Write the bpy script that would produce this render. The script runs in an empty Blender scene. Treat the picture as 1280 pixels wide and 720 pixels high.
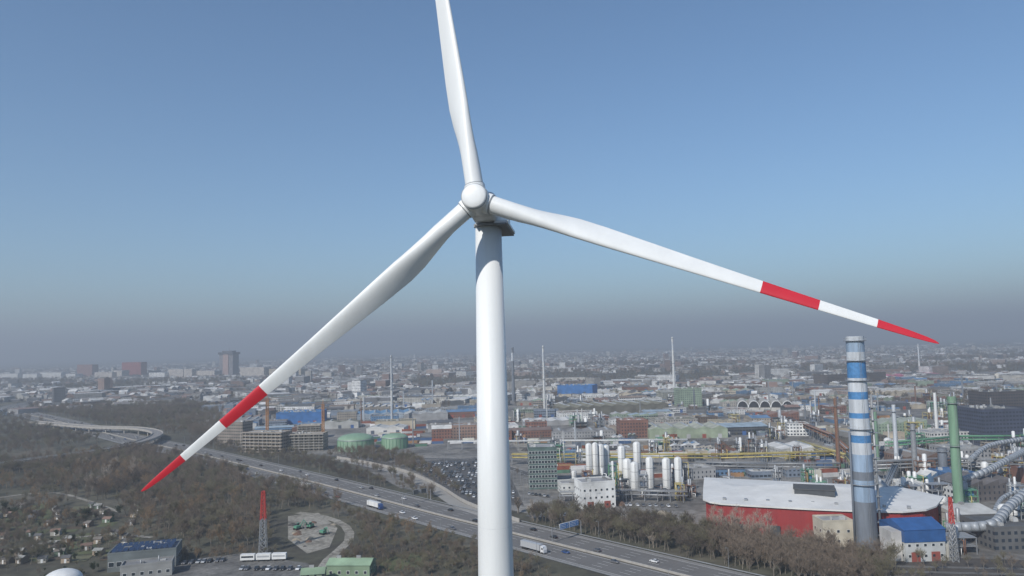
import bpy, math, random
from mathutils import Vector, Matrix, noise
random.seed(7)
R=random.uniform
scene=bpy.context.scene
# ------------------------------------------------------------------ camera
CAMH=100.0; F=930.0; PITCH=math.radians(4.43); ROLL=math.radians(1.4)
RM=(Matrix.Rotation(math.radians(90)+PITCH,3,'X') @ Matrix.Rotation(-ROLL,3,'Z'))
cd=bpy.data.cameras.new("camera"); cam=bpy.data.objects.new("camera",cd)
scene.collection.objects.link(cam); scene.camera=cam
cam.matrix_world=Matrix.Translation((0,0,CAMH)) @ RM.to_4x4()
cd.sensor_width=36; cd.lens=F/1280*36; cd.clip_start=0.5; cd.clip_end=90000
# survey helpers: bearing/depression readings -> real ground coordinates (metres)
def ray(px,py): return RM @ Vector((px-640,360-py,-F))
def P(px,py,z=0.0):
    v=ray(px,py); t=(z-CAMH)/v.z
    return Vector((v.x*t,v.y*t,z))
def HT(px,py,pt):
    g=P(px,py); d=math.hypot(g.x,g.y); v=ray(px,pt)
    return CAMH+v.z*d/math.hypot(v.x,v.y)
# ------------------------------------------------------------------ materials
MATS={}
def newmat(name):
    m=bpy.data.materials.new(name); m.use_nodes=True
    return m,m.node_tree.nodes,m.node_tree.links,m.node_tree.nodes["Principled BSDF"]
def M(name,rgb,rough=.8,var=.18,scale=.25,metal=0.0,streak=False):
    if name in MATS: return MATS[name]
    m,n,l,b=newmat(name)
    g=n.new("ShaderNodeNewGeometry"); mp=n.new("ShaderNodeMapping")
    l.new(g.outputs["Position"],mp.inputs[0])
    if streak: mp.inputs["Scale"].default_value=(1,1,.12)
    t=n.new("ShaderNodeTexNoise"); t.inputs["Scale"].default_value=scale; t.inputs["Detail"].default_value=6; t.inputs["Roughness"].default_value=.65
    l.new(mp.outputs[0],t.inputs["Vector"])
    r=n.new("ShaderNodeMapRange"); r.inputs[1].default_value=.3; r.inputs[2].default_value=.7
    r.inputs[3].default_value=1-var; r.inputs[4].default_value=1+var*.6
    l.new(t.outputs[0],r.inputs[0])
    x=n.new("ShaderNodeVectorMath"); x.operation='SCALE'; x.inputs[0].default_value=rgb
    l.new(r.outputs[0],x.inputs["Scale"]); l.new(x.outputs[0],b.inputs["Base Color"])
    b.inputs["Roughness"].default_value=rough; b.inputs["Metallic"].default_value=metal
    MATS[name]=m; return m
def twotone(name,c1,c2,c3,s1,s2):
    if name in MATS: return MATS[name]
    m,n,l,b=newmat(name)
    g=n.new("ShaderNodeNewGeometry")
    def nz(s,d=6):
        t=n.new("ShaderNodeTexNoise"); t.inputs["Scale"].default_value=s; t.inputs["Detail"].default_value=d; t.inputs["Roughness"].default_value=.6
        l.new(g.outputs["Position"],t.inputs["Vector"]); return t
    a=nz(s1,8); c=nz(s2,6)
    r=n.new("ShaderNodeValToRGB"); l.new(a.outputs[0],r.inputs[0])
    e=r.color_ramp.elements; e[0].position=.38; e[0].color=(*c1,1); e[1].position=.64; e[1].color=(*c3,1)
    q=e.new(.5); q.color=(*c2,1)
    r2=n.new("ShaderNodeMapRange"); r2.inputs[1].default_value=.3;r2.inputs[2].default_value=.7;r2.inputs[3].default_value=.6;r2.inputs[4].default_value=1.4
    l.new(c.outputs[0],r2.inputs[0])
    x=n.new("ShaderNodeVectorMath"); x.operation='SCALE'; l.new(r.outputs[0],x.inputs[0]); l.new(r2.outputs[0],x.inputs["Scale"])
    l.new(x.outputs[0],b.inputs["Base Color"]); b.inputs["Roughness"].default_value=.95
    MATS[name]=m; return m
def facade_mat():
    # wall/roof colour from per-face attribute "Col"; alpha = window width fraction
    m,n,l,b=newmat("facade_windows")
    at=n.new("ShaderNodeAttribute"); at.attribute_name="Col"
    g=n.new("ShaderNodeNewGeometry")
    cr=n.new("ShaderNodeVectorMath"); cr.operation='CROSS_PRODUCT'; cr.inputs[1].default_value=(0,0,1); l.new(g.outputs["True Normal"],cr.inputs[0])
    nm=n.new("ShaderNodeVectorMath"); nm.operation='NORMALIZE'; l.new(cr.outputs[0],nm.inputs[0])
    dt=n.new("ShaderNodeVectorMath"); dt.operation='DOT_PRODUCT'; l.new(nm.outputs[0],dt.inputs[0]); l.new(g.outputs["Position"],dt.inputs[1])
    sp=n.new("ShaderNodeSeparateXYZ"); l.new(g.outputs["Position"],sp.inputs[0])
    def mt(op,a,b2=None):
        k=n.new("ShaderNodeMath"); k.operation=op
        for i,v in enumerate((a,b2)):
            if v is None: continue
            if isinstance(v,(int,float)): k.inputs[i].default_value=v
            else: l.new(v,k.inputs[i])
        return k.outputs[0]
    u=mt('ABSOLUTE',mt('SUBTRACT',mt('FRACT',mt('DIVIDE',dt.outputs["Value"],3.1)),.5))
    v=mt('ABSOLUTE',mt('SUBTRACT',mt('FRACT',mt('DIVIDE',sp.outputs[2],3.3)),.5))
    mu=mt('LESS_THAN',u,mt('MULTIPLY',at.outputs["Alpha"],.5)); mv=mt('LESS_THAN',v,.23)
    sn=n.new("ShaderNodeSeparateXYZ"); l.new(g.outputs["True Normal"],sn.inputs[0])
    wl=mt('LESS_THAN',mt('ABSOLUTE',sn.outputs[2]),.3)
    mask=mt('MULTIPLY',mt('MULTIPLY',mu,mv),wl)
    t=n.new("ShaderNodeTexNoise"); t.inputs["Scale"].default_value=.12; t.inputs["Detail"].default_value=7; l.new(g.outputs["Position"],t.inputs["Vector"])
    r=n.new("ShaderNodeMapRange"); r.inputs[1].default_value=.3;r.inputs[2].default_value=.7;r.inputs[3].default_value=.68;r.inputs[4].default_value=1.15
    l.new(t.outputs[0],r.inputs[0])
    x=n.new("ShaderNodeVectorMath"); x.operation='SCALE'; l.new(at.outputs["Color"],x.inputs[0]); l.new(r.outputs[0],x.inputs["Scale"])
    mx=n.new("ShaderNodeMix"); mx.data_type='RGBA'; l.new(mask,mx.inputs[0]); l.new(x.outputs[0],mx.inputs[6]); mx.inputs[7].default_value=(.03,.04,.055,1)
    l.new(mx.outputs[2],b.inputs["Base Color"])
    ro=n.new("ShaderNodeMapRange"); l.new(mask,ro.inputs[0]); ro.inputs[3].default_value=.85; ro.inputs[4].default_value=.25
    l.new(ro.outputs[0],b.inputs["Roughness"])
    return m
FAC=facade_mat()
GLASS=M("window_glass",(.03,.04,.05),.15,.1)
WHITE=M("white_painted_steel",(.72,.72,.70),.5,.12,.3,streak=True)
STEEL=M("galvanised_steel",(.32,.33,.34),.45,.2,.5,.3)
DARK=M("dark_steel",(.06,.065,.07),.6,.3)
CONC=M("concrete",(.36,.34,.31),.9,.2,.4,streak=True)
ASPH=M("asphalt_worn",(.172,.165,.158),.9,.15,.08)
ASPD=M("asphalt_dark",(.085,.083,.082),.9,.25,.06)
PAINT=M("road_paint",(.62,.62,.60),.7,.15)
BLUE=M("blue_sheet",(.03,.10,.27),.5,.25)
RED=M("dark_red_cladding",(.30,.035,.035),.55,.15,.3,streak=True)
YEL=M("yellow_pipe",(.52,.42,.14),.5,.25)
GREENP=M("green_paint",(.12,.30,.17),.5,.25,.3)
RUST=M("rusty_steel",(.20,.10,.06),.85,.3)
RUB=M("tyre_rubber",(.02,.02,.02),.8)
# ------------------------------------------------------------------ mesh builder
class MB:
    def __init__(s): s.v=[];s.f=[];s.mi=[];s.c=[];s.sm=[];s.mats=[]
    def m(s,mat):
        if mat not in s.mats: s.mats.append(mat)
        return s.mats.index(mat)
    def face(s,pts,mat,col=(.5,.5,.5,0),sm=False):
        k=len(s.v); s.v.extend([tuple(p) for p in pts]); s.f.append(tuple(range(k,k+len(pts)))); s.mi.append(s.m(mat)); s.c.append(col); s.sm.append(sm)
    def box(s,x0,y0,z0,x1,y1,z1,mat,col=(.5,.5,.5,0),top=None,topcol=None,fr=None,bottom=False):
        q=[Vector(p) for p in ((x0,y0,z0),(x1,y0,z0),(x1,y1,z0),(x0,y1,z0),(x0,y0,z1),(x1,y0,z1),(x1,y1,z1),(x0,y1,z1))]
        if fr is not None: q=[fr@p for p in q]
        for a,b,c,d in ((0,1,5,4),(1,2,6,5),(2,3,7,6),(3,0,4,7)): s.face((q[a],q[b],q[c],q[d]),mat,col)
        s.face((q[4],q[5],q[6],q[7]),top or mat,topcol or col)
        if bottom: s.face((q[3],q[2],q[1],q[0]),mat,col)
    def gable(s,x0,y0,x1,y1,z,h,wall,col,roof,rcol,along='x'):
        if along=='x':
            ym=(y0+y1)/2; a=(x0,y0,z);b=(x1,y0,z);c=(x1,y1,z);d=(x0,y1,z);e=(x0,ym,z+h);f=(x1,ym,z+h)
            s.face((a,b,f,e),roof,rcol);s.face((c,d,e,f),roof,rcol);s.face((b,c,f),wall,col);s.face((d,a,e),wall,col)
        else:
            xm=(x0+x1)/2; a=(x0,y0,z);b=(x1,y0,z);c=(x1,y1,z);d=(x0,y1,z);e=(xm,y0,z+h);f=(xm,y1,z+h)
            s.face((a,e,f,d),roof,rcol);s.face((b,c,f,e),roof,rcol);s.face((a,b,e),wall,col);s.face((c,d,f),wall,col)
    def lathe(s,x,y,prof,mat,n=20,mats=None,cap=True):
        for i in range(len(prof)-1):
            (r0,z0),(r1,z1)=prof[i],prof[i+1]
            mm=mats[i] if mats else mat
            for k in range(n):
                a=2*math.pi*k/n; b=2*math.pi*(k+1)/n
                p=[(x+r0*math.cos(a),y+r0*math.sin(a),z0),(x+r0*math.cos(b),y+r0*math.sin(b),z0),(x+r1*math.cos(b),y+r1*math.sin(b),z1),(x+r1*math.cos(a),y+r1*math.sin(a),z1)]
                if r1<1e-4: p=p[:3]
                s.face(p,mm,sm=True)
        r,z=prof[-1]
        if cap and r>1e-3: s.face([(x+r*math.cos(2*math.pi*k/n),y+r*math.sin(2*math.pi*k/n),z) for k in range(n)],mats[-1] if mats else mat)
    def tube(s,a,b,r0,r1,mat,n=6,cap=False):
        a=Vector(a);b=Vector(b);d=(b-a)
        if d.length<1e-6: return
        d.normalize(); u=d.orthogonal().normalized(); w=d.cross(u)
        A=[a+(u*math.cos(2*math.pi*k/n)+w*math.sin(2*math.pi*k/n))*r0 for k in range(n)]
        B=[b+(u*math.cos(2*math.pi*k/n)+w*math.sin(2*math.pi*k/n))*r1 for k in range(n)]
        for k in range(n):
            j=(k+1)%n; s.face((A[k],A[j],B[j],B[k]),mat,sm=n>4)
        if cap: s.face(B,mat); s.face(A[::-1],mat)
    def pipe(s,pts,r,mat,n=8):
        for i in range(len(pts)-1): s.tube(pts[i],pts[i+1],r,r,mat,n,True)
    def build(s,name,loc=(0,0,0),rot=0,parent=None,weld=False):
        me=bpy.data.meshes.new(name); me.from_pydata(s.v,[],s.f)
        for m in s.mats: me.materials.append(m)
        me.polygons.foreach_set("material_index",s.mi); me.polygons.foreach_set("use_smooth",s.sm)
        if FAC in s.mats:
            ca=me.color_attributes.new("Col",'FLOAT_COLOR','CORNER'); arr=[]
            for f,c in zip(s.f,s.c): arr.extend(list(c)*len(f))
            ca.data.foreach_set("color",arr)
        if weld or any(s.sm):
            import bmesh
            bm=bmesh.new(); bm.from_mesh(me); bmesh.ops.remove_doubles(bm,verts=bm.verts,dist=.0005); bm.to_mesh(me); bm.free()
        me.update()
        o=bpy.data.objects.new(name,me); o.location=loc; o.rotation_euler=(0,0,rot)
        scene.collection.objects.link(o)
        if parent: o.parent=parent
        return o
def empty(name,loc=(0,0,0)):
    e=bpy.data.objects.new(name,None); e.location=loc; scene.collection.objects.link(e); return e
# ------------------------------------------------------------------ ground
g=MB(); S=45000
g.face(((-S,-S,0),(S,-S,0),(S,S,0),(-S,S,0)),twotone("ground_grass_soil",(.055,.049,.037),(.075,.072,.047),(.12,.106,.080),.012,.15)); g.build("ground")
def patch(name,pts,z,mat):
    b=MB(); b.face([P(x,y)+Vector((0,0,z)) for x,y in pts],mat); return b.build(name)
YARD=twotone("industrial_yard_gravel",(.10,.095,.088),(.17,.162,.15),(.25,.235,.215),.02,.2)
SAND=twotone("pale_gravel",(.16,.145,.12),(.26,.24,.20),(.32,.30,.26),.05,.4)
patch("industrial_yard_ground",[(500,610),(430,572),(270,556),(255,520),(300,492),(640,478),(1340,462),(1340,760),(1120,705),(1130,690),(870,655),(700,650)],.02,YARD)
patch("gravel_lot",[(640,553),(850,549),(900,560),(655,574)],.06,SAND)
patch("car_park_pavement",[(500,578),(600,572),(640,600),(655,632),(575,628),(540,600)],.06,ASPD)
patch("site_yard_pavement",[(230,700),(300,692),(385,704),(410,740),(130,760)],.05,twotone("yard_asphalt",(.09,.086,.08),(.14,.135,.125),(.19,.18,.165),.06,.5))
patch("construction_ground",[(360,645),(398,641),(422,660),(412,684),(384,692),(360,674)],.06,SAND)
OLG=M("grass_olive",(.095,.105,.048),.95,.3,.1)
patch("meadow_grass",[(70,672),(118,665),(125,690),(80,698)],.05,OLG)
patch("meadow_grass",[(0,640),(60,628),(75,650),(0,664)],.05,OLG)
patch("meadow_grass",[(470,700),(520,690),(545,705),(480,716)],.05,OLG)
patch("rail_yard_ground",[(1010,692),(1280,700),(1340,740),(1080,745)],.05,M("ballast_dark",(.07,.062,.055),.95,.3,.2))
# ------------------------------------------------------------------ roads
def smooth(pts,step=12):
    out=[]; n=len(pts)
    for i in range(n-1):
        p0=pts[max(i-1,0)];p1=pts[i];p2=pts[i+1];p3=pts[min(i+2,n-1)]
        k=max(2,int((p2-p1).length/step))
        for j in range(k):
            t=j/k
            out.append(.5*((2*p1)+(p2-p0)*t+(2*p0-5*p1+4*p2-p3)*t*t+(3*p1-p0-3*p2+p3)*t**3))
    out.append(pts[-1]); return out
class Road:
    def __init__(s,px,z=0.0):
        s.p=smooth([P(x,y,z) for x,y in px]); s.L=[0]
        for i in range(1,len(s.p)): s.L.append(s.L[-1]+(s.p[i]-s.p[i-1]).length)
        s.len=s.L[-1]; s.nrm=[]
        for i in range(len(s.p)):
            d=(s.p[min(i+1,len(s.p)-1)]-s.p[max(i-1,0)]); d.z=0; d.normalize(); s.nrm.append(Vector((-d.y,d.x,0)))
    def at(s,q,off=0):
        q=max(0,min(s.len-.01,q)); lo=0; hi=len(s.L)-1
        while hi-lo>1:
            m=(lo+hi)//2
            if s.L[m]<=q: lo=m
            else: hi=m
        t=(q-s.L[lo])/(s.L[hi]-s.L[lo]); n=s.nrm[lo].lerp(s.nrm[hi],t).normalized()
        return s.p[lo].lerp(s.p[hi],t)+n*off, Vector((n.y,-n.x,0))
    def near(s,pt):
        return min(range(len(s.p)),key=lambda i:(s.p[i].xy-pt.xy).length)
    def ribbon(s,b,o0,o1,z,mat):
        for i in range(len(s.p)-1):
            z3=Vector((0,0,z))
            b.face((s.p[i]+s.nrm[i]*o0+z3,s.p[i+1]+s.nrm[i+1]*o0+z3,s.p[i+1]+s.nrm[i+1]*o1+z3,s.p[i]+s.nrm[i]*o1+z3),mat)
    def wall(s,b,o,w,z0,z1,mat):
        for i in range(len(s.p)-1):
            A=s.p[i];B=s.p[i+1];n0=s.nrm[i];n1=s.nrm[i+1]; U=Vector((0,0,z1)); D=Vector((0,0,z0))
            a0,a1=A+n0*(o-w/2),A+n0*(o+w/2); b0,b1=B+n1*(o-w/2),B+n1*(o+w/2)
            b.face((a0+D,b0+D,b0+U,a0+U),mat); b.face((b1+D,a1+D,a1+U,b1+U),mat); b.face((a0+U,b0+U,b1+U,a1+U),mat)
    def dashes(s,b,o,z,w,ln,gap,mat):
        q=0
        while q<s.len-ln:
            a,_=s.at(q,o-w/2);a2,_=s.at(q,o+w/2);c,_=s.at(q+ln,o-w/2);c2,_=s.at(q+ln,o+w/2); z3=Vector((0,0,z))
            b.face((a+z3,c+z3,c2+z3,a2+z3),mat); q+=ln+gap
HW=Road([(150,490),(70,499),(22,507),(20,514),(60,524),(110,536),(170,551),(240,566),(330,588),(430,613),(540,642),(640,667),(740,692),(840,717),(960,747),(1150,800)])
b=MB()
MED=M("median_concrete_grass",(.12,.105,.08),.95,.3,.3)
TRK=M("wheel_track_asphalt",(.135,.129,.124),.85,.15,.1)
HW.ribbon(b,-21,21,.05,ASPH)
HW.ribbon(b,-1.6,1.6,.09,MED)
LIGHTASP=M("asphalt_light_shoulder",(.23,.22,.21),.9,.15,.1)
for sgn in (-1,1):
    HW.ribbon(b,sgn*18,sgn*20.6,.09,LIGHTASP)
    for o in (4.5,8.25,11.95,15.7):
        for w_ in (-.85,.85): HW.ribbon(b,sgn*o+w_-.32,sgn*o+w_+.32,.09,TRK)
    for o in (2.6,17.6): HW.ribbon(b,sgn*o-.14,sgn*o+.14,.13,PAINT)
    for o in (6.4,10.1,13.8): HW.dashes(b,sgn*o,.13,.26,6,10,PAINT)
    HW.wall(b,sgn*21.3,.25,.45,.85,STEEL)
HW.wall(b,0,.5,0,1.0,CONC)
b.build("highway_road")
ROADS=[(HW,23)]
def road(name,px,w,mat=ASPH,z=0.0,lines=True,deck=False):
    r=Road(px,z); b=MB(); e=.10 if z==0 else 0
    r.ribbon(b,-w/2,w/2,e,mat)
    if lines: 
        for o in (-w/2+.5,w/2-.5): r.ribbon(b,o-.12,o+.12,e+.03,PAINT)
        r.dashes(b,0,e+.03,.2,5,8,PAINT)
    if deck:
        r.wall(b,-w/2-.2,.4,-1.6,1.0,CONC); r.wall(b,w/2+.2,.4,-1.6,1.0,CONC)
        r.ribbon(b,w/2,-w/2,-1.6,CONC)
        q=10
        while q<r.len:
            for o in (-w*.3,w*.3):
                p,_=r.at(q,o); b.lathe(p.x,p.y,[(.7,0),(.7,z-1.6)],CONC,8)
            q+=32
    b.build(name); ROADS.append((r,w/2+2)); return r
ramp=road("slip_road",[(415,574),(455,581),(500,592),(540,610),(575,632),(640,655)],9,M("concrete_road_pale",(.30,.285,.26),.9,.1,.1),lines=False)
b=MB(); ramp.wall(b,5.2,.4,0,2.2,CONC); b.build("noise_barrier_wall")
road("flyover_bridge",[(-60,590),(40,574),(110,565),(160,556),(190,547),(196,540),(170,535),(110,533),(40,527)],11,LIGHTASP,7,deck=True)
road("service_road",[(590,572),(640,586),(690,604),(712,622),(700,640),(660,646)],8,ASPD)
road("industrial_road",[(430,572),(560,574),(700,578),(900,583),(1060,590)],9,ASPD)
road("yard_access_road",[(372,641),(405,646),(432,658),(436,676),(410,700),(385,740)],5,SAND,lines=False)
road("allotment_path",[(0,690),(60,678),(130,668),(190,672)],3.0,SAND,lines=False)
road("allotment_path",[(0,622),(70,616),(150,640)],3.0,SAND,lines=False)
road("far_road",[(655,548),(780,545),(900,552),(1000,556)],9,ASPD)
road("far_road",[(560,508),(760,520),(1000,522),(1280,512)],10,ASPD)
# ------------------------------------------------------------------ occupancy
OCC=[]
def clear(x,y,r):
    for ox,oy,orr in OCC:
        if (ox-x)**2+(oy-y)**2<(orr+r)**2: return False
    return True
GRID={}
for rd,w in ROADS:
    for p in rd.p: GRID.setdefault((int(p.x//60),int(p.y//60)),[]).append((p.x,p.y,w))
def roadclear(x,y,r=0):
    i=int(x//60);j=int(y//60)
    for a in (i-1,i,i+1):
        for c in (j-1,j,j+1):
            for ox,oy,w in GRID.get((a,c),()):
                if (ox-x)**2+(oy-y)**2<(w+r+2)**2: return False
    return True
def inpoly(x,y,poly):
    ins=False; j=len(poly)-1
    for i in range(len(poly)):
        xi,yi=poly[i];xj,yj=poly[j]
        if (yi>y)!=(yj>y) and x<(xj-xi)*(y-yi)/(yj-yi)+xi: ins=not ins
        j=i
    return ins
def wpoly(px): return [(P(x,y).x,P(x,y).y) for x,y in px]
# ------------------------------------------------------------------ buildings
def roofstuff(b,w,d,h,n):
    for _ in range(n):
        x=R(.05,.85)*w;y=R(.1,.8)*d;sx=R(.8,3.5);sy=R(.8,3);sz=R(.6,2.2)
        k=R(.15,.6); b.box(x,y,h+.01,min(x+sx,w-.5),min(y+sy,d-.5),h+sz,FAC,(k,k,k*.97,0))
        if random.random()<.5: b.lathe(x,y,[(.25,h),(.25,h+R(1,3))],STEEL,6)
def shed(b,w,d,h,wall,roof,kind,wf,detail=1):
    """building shell in local metres: front along +x, depth +y"""
    wc=(*wall,wf); rc=(*roof,0)
    if kind=='flat':
        b.box(0,0,0,w,d,h,FAC,wc,topcol=rc)
        t=.4; 
        if detail: 
            for q in ((-.05,-.05,w+.05,t),(-.05,d-t,w+.05,d+.05),(-.05,t,t,d-t),(w-t,t,w+.05,d-t)):
                b.box(q[0],q[1],h-.3,q[2],q[3],h+.7,FAC,(wall[0]*.9,wall[1]*.9,wall[2]*.9,0))
            roofstuff(b,w,d,h,int(w*d/110)+1)
    elif kind=='gable':
        b.box(0,0,0,w,d,h*.8,FAC,wc,topcol=rc); b.gable(-.4,-.4,w+.4,d+.4,h*.8+.01,h*.2+.5,FAC,(*wall,0),FAC,rc,'x')
        if detail:
            for i in range(int(w/9)): b.box(i*9+3,d*.46,h+.2,i*9+5,d*.54,h+1.5,FAC,(.3,.3,.3,0))
    elif kind=='multi':
        k=max(2,int(w/16)); ww=w/k
        b.box(0,0,0,w,d,h*.78,FAC,wc,topcol=rc)
        for i in range(k): 
            b.gable(i*ww,-.2,(i+1)*ww,d+.2,h*.78+.01,h*.22,FAC,(*wall,0),FAC,rc,'y')
            if detail: b.box((i+.5)*ww-1,d*.1,h*.9,(i+.5)*ww+1,d*.9,h+.5,FAC,(.4,.43,.45,0))
    elif kind=='saw':
        k=max(2,int(w/10)); ww=w/k; z=h*.75
        b.box(0,0,0,w,d,z,FAC,wc,topcol=rc)
        for i in range(k):
            x0=i*ww;x1=x0+ww
            b.face(((x0,0,z),(x1,0,h),(x1,d,h),(x0,d,z)),FAC,rc)
            b.face(((x1,0,z),(x1,d,z),(x1,d,h),(x1,0,h)),FAC,(.2,.25,.3,0))
            b.face(((x0,0,z),(x1,0,z),(x1,0,h)),FAC,(*wall,0)); b.face(((x1,d,z),(x0,d,z),(x1,d,h)),FAC,(*wall,0))
    elif kind=='barrel':
        z=h*.35; n=10; b.box(0,0,0,w,d,z,FAC,wc,topcol=rc)
        pts=[(w/2-math.cos(math.pi*i/n)*w/2,z+math.sin(math.pi*i/n)*(h-z)) for i in range(n+1)]
        for i in range(n):
            (x0,z0),(x1,z1)=pts[i],pts[i+1]; b.face(((x0,-.5,z0),(x1,-.5,z1),(x1,d,z1),(x0,d,z0)),FAC,rc)
        b.face([(x,.1,zz) for x,zz in pts],FAC,(.03,.03,.035,0))
        for i in range(n):
            (x0,z0),(x1,z1)=pts[i],pts[i+1]; b.tube((x0,-.5,z0),(x1,-.5,z1),.7,.7,WHITE,4)
def doors(b,w,h,n):
    for i in range(n):
        x=w*(i+.5)/n; b.box(x-2,-.08,0,x+2,0.02,min(4.2,h*.6),FAC,random.choice([(.1,.12,.16,0),(.45,.45,.45,0),(.05,.12,.3,0),(.3,.08,.06,0)]))
def winrows(b,w,d,h,cols,rows,ww=1.4,wh=1.5,z0=1.2,mat=GLASS):
    for side in range(3):
        L=w if side==0 else d
        nc=cols if side==0 else max(1,int(cols*d/w))
        for i in range(nc):
            for j in range(rows):
                c=L*(i+.5)/nc; z=z0+(h-z0-.6)*j/rows
                x0,x1=c-ww/2,c+ww/2
                if side==0:
                    b.box(x0-.12,-.06,z-.12,x1+.12,.02,z+wh+.12,WHITE,bottom=True); b.box(x0,-.1,z,x1,-.05,z+wh,mat,bottom=True)
                elif side==1:
                    b.box(w-.02,x0-.12,z-.12,w+.06,x1+.12,z+wh+.12,WHITE,bottom=True); b.box(w+.05,x0,z,w+.1,x1,z+wh,mat,bottom=True)
                else:
                    b.box(-.06,x0-.12,z-.12,.02,x1+.12,z+wh+.12,WHITE,bottom=True); b.box(-.1,x0,z,-.05,x1,z+wh,mat,bottom=True)
def place(xl,yl,xr,yr,yt):
    A=P(xl,yl);B=P(xr,yr); h=HT((xl+xr)/2,(yl+yr)/2,yt); e=B-A
    return A,e.length,max(h,2.5),math.atan2(e.y,e.x)
def bld(name,xl,yl,xr,yr,yt,d,wall,roof,kind='flat',wf=.5,win=None,nd=0,detail=1,extra=None):
    A,w,h,ro=place(xl,yl,xr,yr,yt); b=MB()
    shed(b,w,d,h,wall,roof,kind,0 if win else wf,detail)
    if win: winrows(b,w,d,h,*win)
    if nd: doors(b,w,h,nd)
    if extra: extra(b,w,d,h)
    o=b.build(name,A,ro)
    c=A+Vector((math.cos(ro)*w/2-math.sin(ro)*d/2,math.sin(ro)*w/2+math.cos(ro)*d/2,0))
    n=max(1,int(max(w,d)/max(8,min(w,d)))); 
    for i in range(n):
        t=(i+.5)/n-.5
        ax=Vector((math.cos(ro),math.sin(ro),0))*w if w>d else Vector((-math.sin(ro),math.cos(ro),0))*d
        q=c+ax*t; OCC.append((q.x,q.y,min(w,d)*.62))
    return o
BR=(.22,.11,.08);BE=(.50,.44,.34);WH=(.72,.72,.70);GY=(.33,.33,.33);DG=(.10,.105,.11);GR=(.27,.34,.25);BL=(.04,.15,.38);OL=(.20,.19,.14);LR=(.62,.61,.58);BRN=(.16,.12,.09)
# mid-ground industry, right of tower
bld("blue_warehouse",697,497,741,497,482,40,BL,(.10,.27,.52),'flat',0,nd=3)
bld("pale_green_factory_hall",812,549,910,547,533,45,(.30,.35,.25),(.38,.39,.32),'multi',0,nd=5)
bld("brick_factory",776,548,811,547,526,26,BR,(.35,.2,.16),'flat',.45)
bld("white_roof_warehouse",655,533,720,531,525,38,GY,LR,'multi',0)
bld("olive_roof_factory_hall",706,520,836,514,505,60,(.16,.15,.12),OL,'multi',0)
bld("green_factory_building",850,509,878,508,486,26,GR,(.2,.25,.2),'flat',.4)
bld("green_factory_building",828,500,850,499,488,26,(.33,.33,.28),(.3,.3,.27),'gable',.4)
for i in range(5): bld("arched_hangar",922+i*14,514,935.5+i*14,514,501,60,(.5,.48,.44),(.42,.40,.36),'barrel',0)
bld("light_factory_hall",978,573,1030,571,558,35,(.5,.5,.47),LR,'multi',.3,nd=2)
bld("white_office_block",985,545,1012,545,530,18,WH,GY,'flat',.6)
bld("dark_factory_with_tall_windows",1035,483,1108,479,467,40,(.12,.10,.09),DG,'flat',.5)
bld("pink_market_hall",1085,475,1175,471,468,60,(.45,.12,.2),(.50,.15,.22),'gable',0)
bld("beige_warehouse",1105,496,1165,493,487,60,BE,(.5,.46,.4),'multi',0)
bld("steel_frame_plant_building",1232,562,1290,560,512,40,(.06,.07,.11),DG,'flat',.7)
bld("steel_frame_plant_building",1236,530,1290,528,490,30,(.08,.07,.07),DG,'flat',.6)
bld("brick_factory",612,552,640,551,538,22,BR,(.15,.12,.11),'saw',.4)
bld("brick_factory",540,549,565,548,533,20,BR,LR,'gable',.45)
bld("brick_factory",565,549,600,548,532,20,(.26,.17,.13),GY,'flat',.5)
bld("long_brick_warehouse",640,548,690,546,536,24,BR,(.2,.14,.12),'gable',.4)
bld("grey_warehouse",690,548,770,546,538,30,GY,(.24,.23,.22),'multi',.3)
bld("dark_long_roof_hall",910,566,978,564,553,28,BRN,(.12,.11,.1),'gable',.3)
bld("grey_roof_hall",860,600,895,598,586,20,GY,(.4,.39,.37),'flat',.3)
bld("glass_laboratory_building",662,612,697,611,560,22,(.10,.15,.14),(.35,.35,.35),'flat',0,win=(9,8,1.7,1.7,1.4))
bld("white_process_building",728,637,770,634,603,16,WH,GY,'flat',0,win=(6,3,1.2,1.2,1.5),nd=2)
bld("white_process_building",702,618,722,617,605,14,(.6,.6,.57),GY,'flat',0,win=(3,2,1.2,1.2,1.2))
bld("concrete_gatehouse",1030,684,1068,683,652,12,(.55,.5,.4),GY,'flat',0,win=(3,2,1.2,1.2,2))
# left of tower
bld("blue_roof_warehouse",345,531,403,529,516,45,BL,(.05,.20,.42),'flat',0,nd=3)
bld("blue_roof_warehouse",446,525,520,522,515,50,(.35,.4,.45),(.12,.25,.4),'multi',.3)
bld("white_warehouse",458,543,505,542,533,30,LR,(.5,.5,.48),'multi',0,nd=3)
bld("white_warehouse",505,527,560,525,515,40,GY,(.45,.45,.43),'multi',0)
bld("office_slab_block",272,556,303,557,528,16,(.28,.24,.20),GY,'flat',.6)
def floors(b,w,d,h):
    n=6
    for k in range(n):
        for i in range(int(w/5)+1): b.box(i*5-.2,-2.2,k*h/n,i*5+.2,-1.8,(k+1)*h/n-.3,CONC)
        b.box(-.5,-2.4,(k+1)*h/n-.3,w+.5,-.1,(k+1)*h/n,CONC,bottom=True)
bld("unfinished_apartment_building",303,565,352,566,541,18,(.30,.25,.20),(.4,.37,.33),'flat',.6,extra=floors)
bld("unfinished_apartment_building",356,564,404,563,543,18,(.34,.30,.24),(.4,.37,.33),'flat',.6,extra=floors)
bld("unfinished_apartment_building",372,549,400,548,532,15,(.42,.36,.28),(.4,.37,.33),'flat',.6,extra=floors)
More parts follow.
